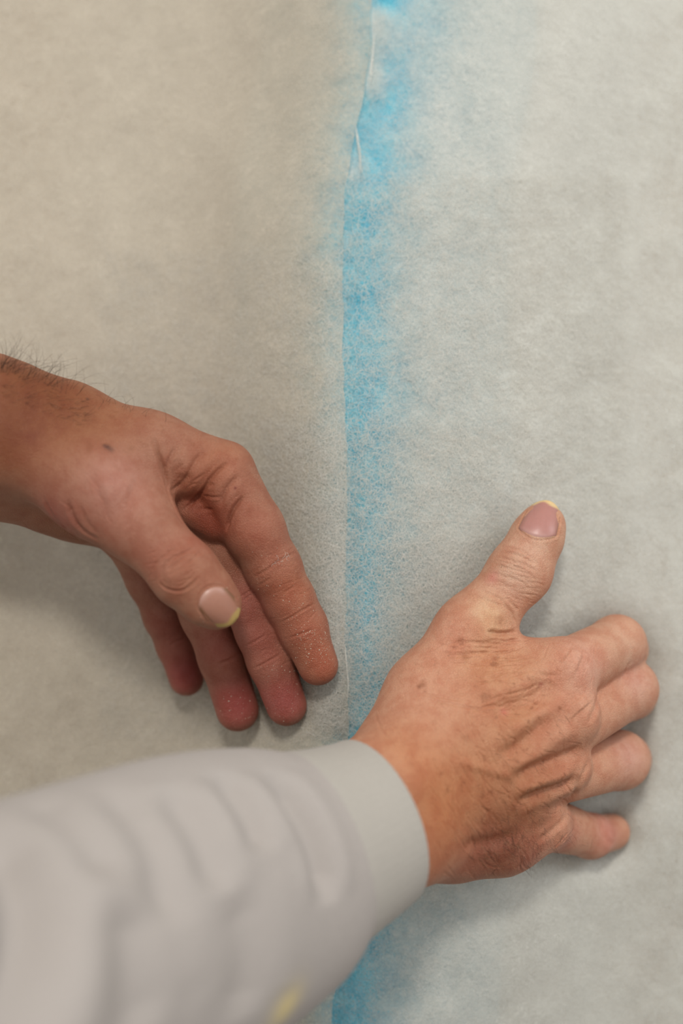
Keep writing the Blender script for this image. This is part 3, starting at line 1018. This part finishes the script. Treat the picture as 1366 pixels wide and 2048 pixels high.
right.apply()
for bd, fn in ((left, outline_lt), (right, outline_rt)):
    bd.N = normals(bd.V, bd.Q)
    nail_groove(bd, fn)
    bd.apply()
    bd.bvh = BVHTree.FromPolygons([Vector(v) for v in bd.V], bd.Q.tolist())
left_hand = mesh_obj('left_hand', left.V, left.Q, M_SKIN, person, attrs={'freckle': left.freckle}, cols={'tint': left.tint})
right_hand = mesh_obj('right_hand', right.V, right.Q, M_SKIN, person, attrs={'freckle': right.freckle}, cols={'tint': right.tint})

nail(left, 'fingernail', outline_lt, left_hand, (160, 114, 96), (172, 148, 92), edge=0.15)
nail(right, 'fingernail', outline_rt, right_hand, (172, 122, 114), (214, 186, 136), edge=0.10, dirt=0.25)


# ---- body hair
def hairs(name, body, parent, spots, mat, rad):
    st = []
    for (x, y, dx, dy, dz, ln, curl) in spots:
        p = body.pick(x, y)
        if p is None: continue
        d = np.array([dx, dy, dz], float); d /= np.linalg.norm(d)
        q = p - d * 0.3
        pts = []
        ax = rng.normal(0, 1, 3); ax -= d * (ax @ d); ax /= np.linalg.norm(ax)
        for i in range(10):
            pts.append(q.copy())
            q = q + d * ln / 9
            d = d + ax * curl / 9 + rng.normal(0, 0.05, 3); d /= np.linalg.norm(d)
        st.append(pts)
    st = np.array(st)
    tap = np.linspace(1, 0.35, st.shape[1])[None, :] * rad
    return fibres_obj(name, st, tap, mat, parent)


EDGE_X = [0, 60, 130, 200, 280, 350]; EDGE_Y = [718, 735, 762, 790, 820, 840]
sp = []
for _ in range(95):
    x = abs(rng.normal(0, 1)) * 75 + rng.uniform(-30, 10)
    if x > 320: continue
    y = np.interp(x, EDGE_X, EDGE_Y) + rng.uniform(6, 30)
    sp.append((max(x, 1), y, rng.uniform(0.1, 1.0), rng.uniform(0.35, 1.0), rng.uniform(-0.3, 0.5), rng.uniform(8, 19), rng.uniform(0.8, 2.4)))
for x0, n in ((215, 5), (255, 5), (300, 3)):
    for _ in range(n):
        x = x0 + rng.normal(0, 12); y = np.interp(x, EDGE_X, EDGE_Y) + rng.uniform(4, 14)
        sp.append((x, y, rng.uniform(0.0, 0.8), rng.uniform(0.5, 1.0), rng.uniform(-0.2, 0.4), rng.uniform(5, 9), rng.uniform(1.2, 2.4)))
for _ in range(70):
    x, y = rng.uniform(0, 170), 0
    y = np.interp(x, EDGE_X, EDGE_Y) + rng.uniform(20, 80)
    sp.append((x, y, rng.uniform(0.5, 1.0), rng.uniform(-0.4, 0.5), rng.uniform(0.05, 0.35), rng.uniform(4, 8), rng.uniform(-0.6, 0.8)))
hairs('arm_hair', left, left_hand, sp, M_HAIR, 0.045)
sp = []
for _ in range(330):
    x, y = rng.normal(1030, 55), rng.normal(1690, 38)
    sp.append((x, y, rng.uniform(-0.3, 0.8), rng.uniform(-1.0, -0.1), rng.uniform(0.1, 0.5), rng.uniform(2.5, 6), rng.uniform(-1.0, 1.0)))
for _ in range(60):
    x, y = rng.uniform(960, 1150), rng.uniform(1420, 1640)
    sp.append((x, y, rng.uniform(0.2, 1.0), rng.uniform(-1.0, 0.1), rng.uniform(0.1, 0.4), rng.uniform(2, 5), rng.uniform(-1.0, 1.0)))
sp.append((1004, 1128, 0.05, -0.9, 0.25, 3.4, 0.3))
hairs('hand_hair', right, right_hand, sp, M_HAIR, 0.035)
sp = [(rng.normal(1020, 50), rng.normal(1690, 40), rng.uniform(0.2, 1), rng.uniform(-1, 0.2), 0.5, rng.uniform(3, 7), rng.uniform(-1, 1)) for _ in range(40)]
hairs('hand_hair', right, right_hand, sp, M_PALEHAIR, 0.04)

# ---- pale dust on the fingers
OCT_V = np.array([(1, 0, 0), (-1, 0, 0), (0, 1, 0), (0, -1, 0), (0, 0, 1), (0, 0, -1)], float)
OCT_F = np.array([(0, 2, 4), (2, 1, 4), (1, 3, 4), (3, 0, 4), (2, 0, 5), (1, 2, 5), (3, 1, 5), (0, 3, 5)])
dv, df = [], []
def dust(n, x0, x1, y0, y1, rmin=0.07, rmax=0.17, slant=None):
    for _ in range(n):
        x, y = rng.uniform(x0, x1), rng.uniform(y0, y1)
        if slant: x += (y - y0) * slant
        p = left.pick(x, y)
        if p is None: continue
        r = rng.uniform(rmin, rmax) * rng.choice([1, 1, 1, 1.7])
        df.append(OCT_F + 6 * len(dv))
        dv.append(p + OCT_V * r * rng.uniform(0.6, 1.4, 3))
dust(150, 555, 640, 1180, 1340, slant=0.30)
dust(90, 585, 665, 1260, 1330)
dust(36, 585, 630, 1255, 1280, 0.08, 0.16)
dust(26, 640, 672, 1275, 1320, 0.08, 0.18)
dust(70, 520, 600, 1320, 1450)
dust(40, 440, 510, 1380, 1460)
dust(40, 500, 600, 1080, 1200)
dust(24, 400, 480, 1170, 1255)
dust(20, 1085, 1110, 1090, 1190)
tag(mesh_obj('dust', np.concatenate(dv), np.concatenate(df), M_DUST, left_hand, smooth=False), kind='stuff')
wisps = []
for _ in range(16):
    x, y = rng.uniform(545, 578), 0
    y = 1128 - (x - 545) * 0.5 + rng.normal(0, 3)
    p = left.pick(x, y) + np.array([0, 0, 0.25]); d = rng.normal(0, 1, 3); d[2] *= 0.3; d /= np.linalg.norm(d)
    ax = rng.normal(0, 1, 3); pts = []
    for i in range(8):
        pts.append(p.copy()); p = p + d * rng.uniform(0.2, 0.6); d = d + np.cross(d, ax) * 0.35; d /= np.linalg.norm(d)
    wisps.append(pts)
fibres_obj('fibre_strand', np.array(wisps), 0.035, M_FIB, left_hand)


# ---- sleeve
def tube(axis, rows, nth=160, inner=None):
    """axis: (px, py, depth) path; rows: (t, top_px, bottom_px, near_mm)"""
    A = np.array([L(*a) for a in axis])
    rows = np.array(rows, float)
    cum = np.concatenate([[0], np.cumsum(np.linalg.norm(np.diff(A, axis=0), axis=1))])
    T = rows[:, 0]
    Cn = np.stack([np.interp(T, cum, A[:, i]) for i in range(3)], 1)
    # one smoothed direction per row
    e = 18.0
    P1 = np.stack([np.interp(T + e, cum, A[:, i]) for i in range(3)], 1)
    P0 = np.stack([np.interp(T - e, cum, A[:, i]) for i in range(3)], 1)
    tg = P1 - P0; tg /= np.linalg.norm(tg, axis=1)[:, None]
    n1 = np.cross(tg, np.array([0, 0, 1.0])); n1 /= np.linalg.norm(n1, axis=1)[:, None]
    n1 *= np.sign(n1[:, 1:2])
    n2 = np.cross(n1, tg); n2 *= np.sign(n2[:, 2:3])
    th = np.linspace(0, 2 * np.pi, nth, endpoint=False)
    c, s = np.cos(th), np.sin(th)
    k = -Cn[:, 2] / FPX
    rt, rb, rn = rows[:, 1] * k, rows[:, 2] * k, rows[:, 3]
    R1 = np.where(c > 0, rt[:, None], rb[:, None])
    V = Cn[:, None] + n1[:, None] * (R1 * c)[..., None] + n2[:, None] * (rn[:, None] * s)[..., None]
    nr = len(rows)
    i = np.arange(nr - 1)[:, None] * nth; j = np.arange(nth)[None, :]; j2 = (j + 1) % nth
    Q = np.stack([i + j, i + j2, i + nth + j2, i + nth + j], -1).reshape(-1, 4)
    return V.reshape(-1, 3), Q


def rowset(keys, n):
    K = np.array(keys, float); t = np.linspace(K[0, 0], K[-1, 0], n)
    out = [t]
    for c in range(1, 4):
        m = np.gradient(K[:, c], K[:, 0])
        i = np.clip(np.searchsorted(K[:, 0], t, side='right') - 1, 0, len(K) - 2)
        h = K[i + 1, 0] - K[i, 0]; u = (t - K[i, 0]) / h
        out.append((2 * u**3 - 3 * u**2 + 1) * K[i, c] + (u**3 - 2 * u**2 + u) * h * m[i] + (-2 * u**3 + 3 * u**2) * K[i + 1, c] + (u**3 - u**2) * h * m[i + 1])
    return np.stack(out, 1)


ARM = [(750, 1646, 530), (610, 1716, 510), (500, 1768, 494), (400, 1812, 477), (150, 1915, 440), (-150, 2035, 396), (-330, 2110, 370), (-900, 2340, 330)]
cuff_rows = np.concatenate([
    [(26, 170, 168, 27), (14, 166, 160, 27), (5, 166, 160, 27), (1.0, 168, 162, 27.6), (0.0, 172, 167, 28.4)],
    rowset([(0.6, 176, 172, 29.4), (4, 178, 176, 30), (18, 194, 192, 31), (34, 216, 208, 32), (44, 210, 196, 30)], 40)])
V, Q = tube(ARM, cuff_rows, 200)
cuff_b = Body(V, Q[:, ::-1], (172, 168, 161))
# rib knit of the cuff, along the arm
nth = 200
rib = 0.06 * np.cos(np.tile(np.arange(nth), len(cuff_rows)) / nth * 2 * np.pi * 66)
cuff_b.V = cuff_b.V + cuff_b.N * rib[:, None]
sl_rows = rowset([(26, 206, 198, 30.6), (30, 214, 218, 32.2), (38, 236, 246, 34.5), (52, 266, 272, 37.5), (80, 306, 306, 42), (130, 342, 372, 48), (190, 382, 430, 55), (250, 415, 470, 60)], 210)
V, Q = tube(ARM, sl_rows, 240)
slv = Body(V, Q[:, ::-1], (170, 164, 160))
for d, w, pts in [
        (4.2, 4.5, [(535, 1540), (590, 1600), (630, 1670), (650, 1740), (655, 1810)]),
        (3.2, 4.5, [(430, 1540), (480, 1595), (512, 1650), (528, 1710)]),
        (3.2, 5.5, [(320, 1572), (375, 1630), (415, 1700), (438, 1790)]),
        (2.4, 6.0, [(190, 1570), (260, 1620), (310, 1690), (332, 1780), (335, 1860)]),
        (3.2, 6.5, [(40, 1580), (120, 1625), (180, 1690), (215, 1770)]),
        (9.0, 9.0, [(-90, 1600), (-10, 1650), (48, 1730), (68, 1830), (58, 1930), (20, 2040), (-30, 2140)]),
        (2.6, 9.0, [(240, 1800), (258, 1890), (270, 1960), (290, 2080)]),
        (2.0, 8.0, [(470, 1780), (492, 1840), (502, 1920), (480, 2040)])]:
    slv.crease(pts, 1.3 * d, 1.2 * w, True, 0.2)
slv.spot(572, 2015, 46, (226, 206, 140), 0.75)
slv.apply(); cuff_b.apply()
sleeve = mesh_obj('sleeve', slv.V, slv.Q, M_CLOTH, person, cols={'tint': slv.tint})
cuff = mesh_obj('cuff', cuff_b.V, cuff_b.Q, M_CLOTH, sleeve, cols={'tint': cuff_b.tint})

# ---- loose fibres of the batting
def loose(n, x0, x1, y0, y1, lmin, lmax, lift, seed, side):
    r = np.random.default_rng(seed)
    k = 8
    if np.isscalar(x0):
        x = r.uniform(x0, x1, n); y = r.uniform(y0, y1, n)
    sx = seam_x(y)
    if side < 0: x = np.where(x > sx - 1, 2 * sx - x - 2, x)
    else: x = np.where(x < sx - 4, 2 * sx - x, x)
    ln = r.uniform(lmin, lmax, n) / (k - 1) * 5.0       # px per step
    a = r.uniform(0, 2 * np.pi, n); tw = r.normal(0, 0.35, n)
    h = r.uniform(0, 1, n) ** 2 * lift
    X, Y, H = [], [], []
    for i in range(k):
        X.append(x); Y.append(y); H.append(h + lift * 0.6 * np.sin(i / (k - 1) * np.pi) * r.uniform(0.2, 1, n))
        x = x + np.cos(a) * ln; y = y + np.sin(a) * ln
        a = a + tw + r.normal(0, 0.25, n)
    X, Y, H = (np.stack(q, 1) for q in (X, Y, H))
    base = 2.4 if side < 0 else 1.8
    return L(X, Y, surf_d(X, Y) - base * 0.7 - H)


fl = np.concatenate([loose(11000, 200, 692, 500, 1480, 3, 8, 0.9, 1, -1), loose(5000, 520, 692, 850, 1460, 3, 7, 1.0, 2, -1), loose(1500, 640, 692, 1000, 1460, 2, 6, 1.4, 3, -1)])
fr = np.concatenate([loose(16000, 690, 1250, 350, 1450, 3, 8, 0.9, 4, 1), loose(5000, 692, 1000, 850, 1450, 3, 7, 1.2, 5, 1), loose(2500, 760, 1010, 1080, 1400, 3, 8, 1.8, 6, 1)])
fibres_obj('fibre_fuzz', fl, 0.040, M_FIB, bl)
fibres_obj('fibre_fuzz', fr, 0.040, M_FIB, br)


# ---- rolled wisps of batting along the seam
def wisp(parent, pts, r0, mat):
    pts = np.array(pts, float)
    t = np.linspace(0, 1, len(pts)); tt = np.linspace(0, 1, 24)
    X, Y = np.interp(tt, t, pts[:, 0]), np.interp(tt, t, pts[:, 1])
    Cn = L(X, Y, surf_d(X, Y) - 3.0)
    rr = r0 * np.sin(np.pi * np.clip(tt, 0.02, 0.98)) ** 0.6 * (1 + 0.25 * vnoise(tt * 9, tt * 0 + r0, 33))
    th = np.linspace(0, 2 * np.pi, 12, endpoint=False)
    tg = np.gradient(Cn, axis=0); tg /= np.linalg.norm(tg, axis=1)[:, None]
    n1 = np.cross(tg, [0, 0, 1.0]); n1 /= np.linalg.norm(n1, axis=1)[:, None]; n2 = np.cross(n1, tg)
    V = Cn[:, None] + rr[:, None, None] * (np.cos(th)[None, :, None] * n1[:, None] + 0.7 * np.sin(th)[None, :, None] * n2[:, None])
    i = np.arange(23)[:, None] * 12; j = np.arange(12)[None, :]; j2 = (j + 1) % 12
    Q = np.stack([i + j, i + j2, i + 12 + j2, i + 12 + j], -1).reshape(-1, 4)
    return mesh_obj('batting_wisp', V.reshape(-1, 3), Q, mat, parent, attrs={'cover': np.full(288, 0.5), 'layer': np.full(288, 0.2)})


wisp(br, [(748, 70), (746, 100), (743, 130), (741, 165)], 0.7, M_BATR)
wisp(br, [(690, 1292), (693, 1330), (697, 1368), (695, 1402)], 0.5, M_BATR)
wisp(br, [(712, 255), (716, 285), (720, 310), (721, 345)], 0.7, M_BATR)

# ------------------------------------------------------------------ descriptions
tag(person, 'person in grey sweatshirt pressing the batting together with bare left hand and sleeved right arm', 'person')
left_hand['label'] = 'bare left hand, palm side showing, thumb in front of the fingers'
right_hand['label'] = 'right hand seen from the back, thumb pointing up'
tag(bl, 'white fluffy batting sheet left of the blue seam, under the left hand', 'batting')
tag(br, 'white batting sheet right of the seam, thinning until blue shows through, under the right hand', 'batting')
tag(foam_blue, 'light blue foam strip showing through the gap between the two batting sheets', 'foam')
tag(foam_l, 'cream foam block under the batting at the far left', 'foam')
tag(foam_r, 'cream foam block under the batting at the far right', 'foam')
for o in (bl, br): o['group'] = 'batting sheets meeting at the seam'
for o in (foam_l, foam_blue, foam_r): o['group'] = 'foam blocks under the batting'
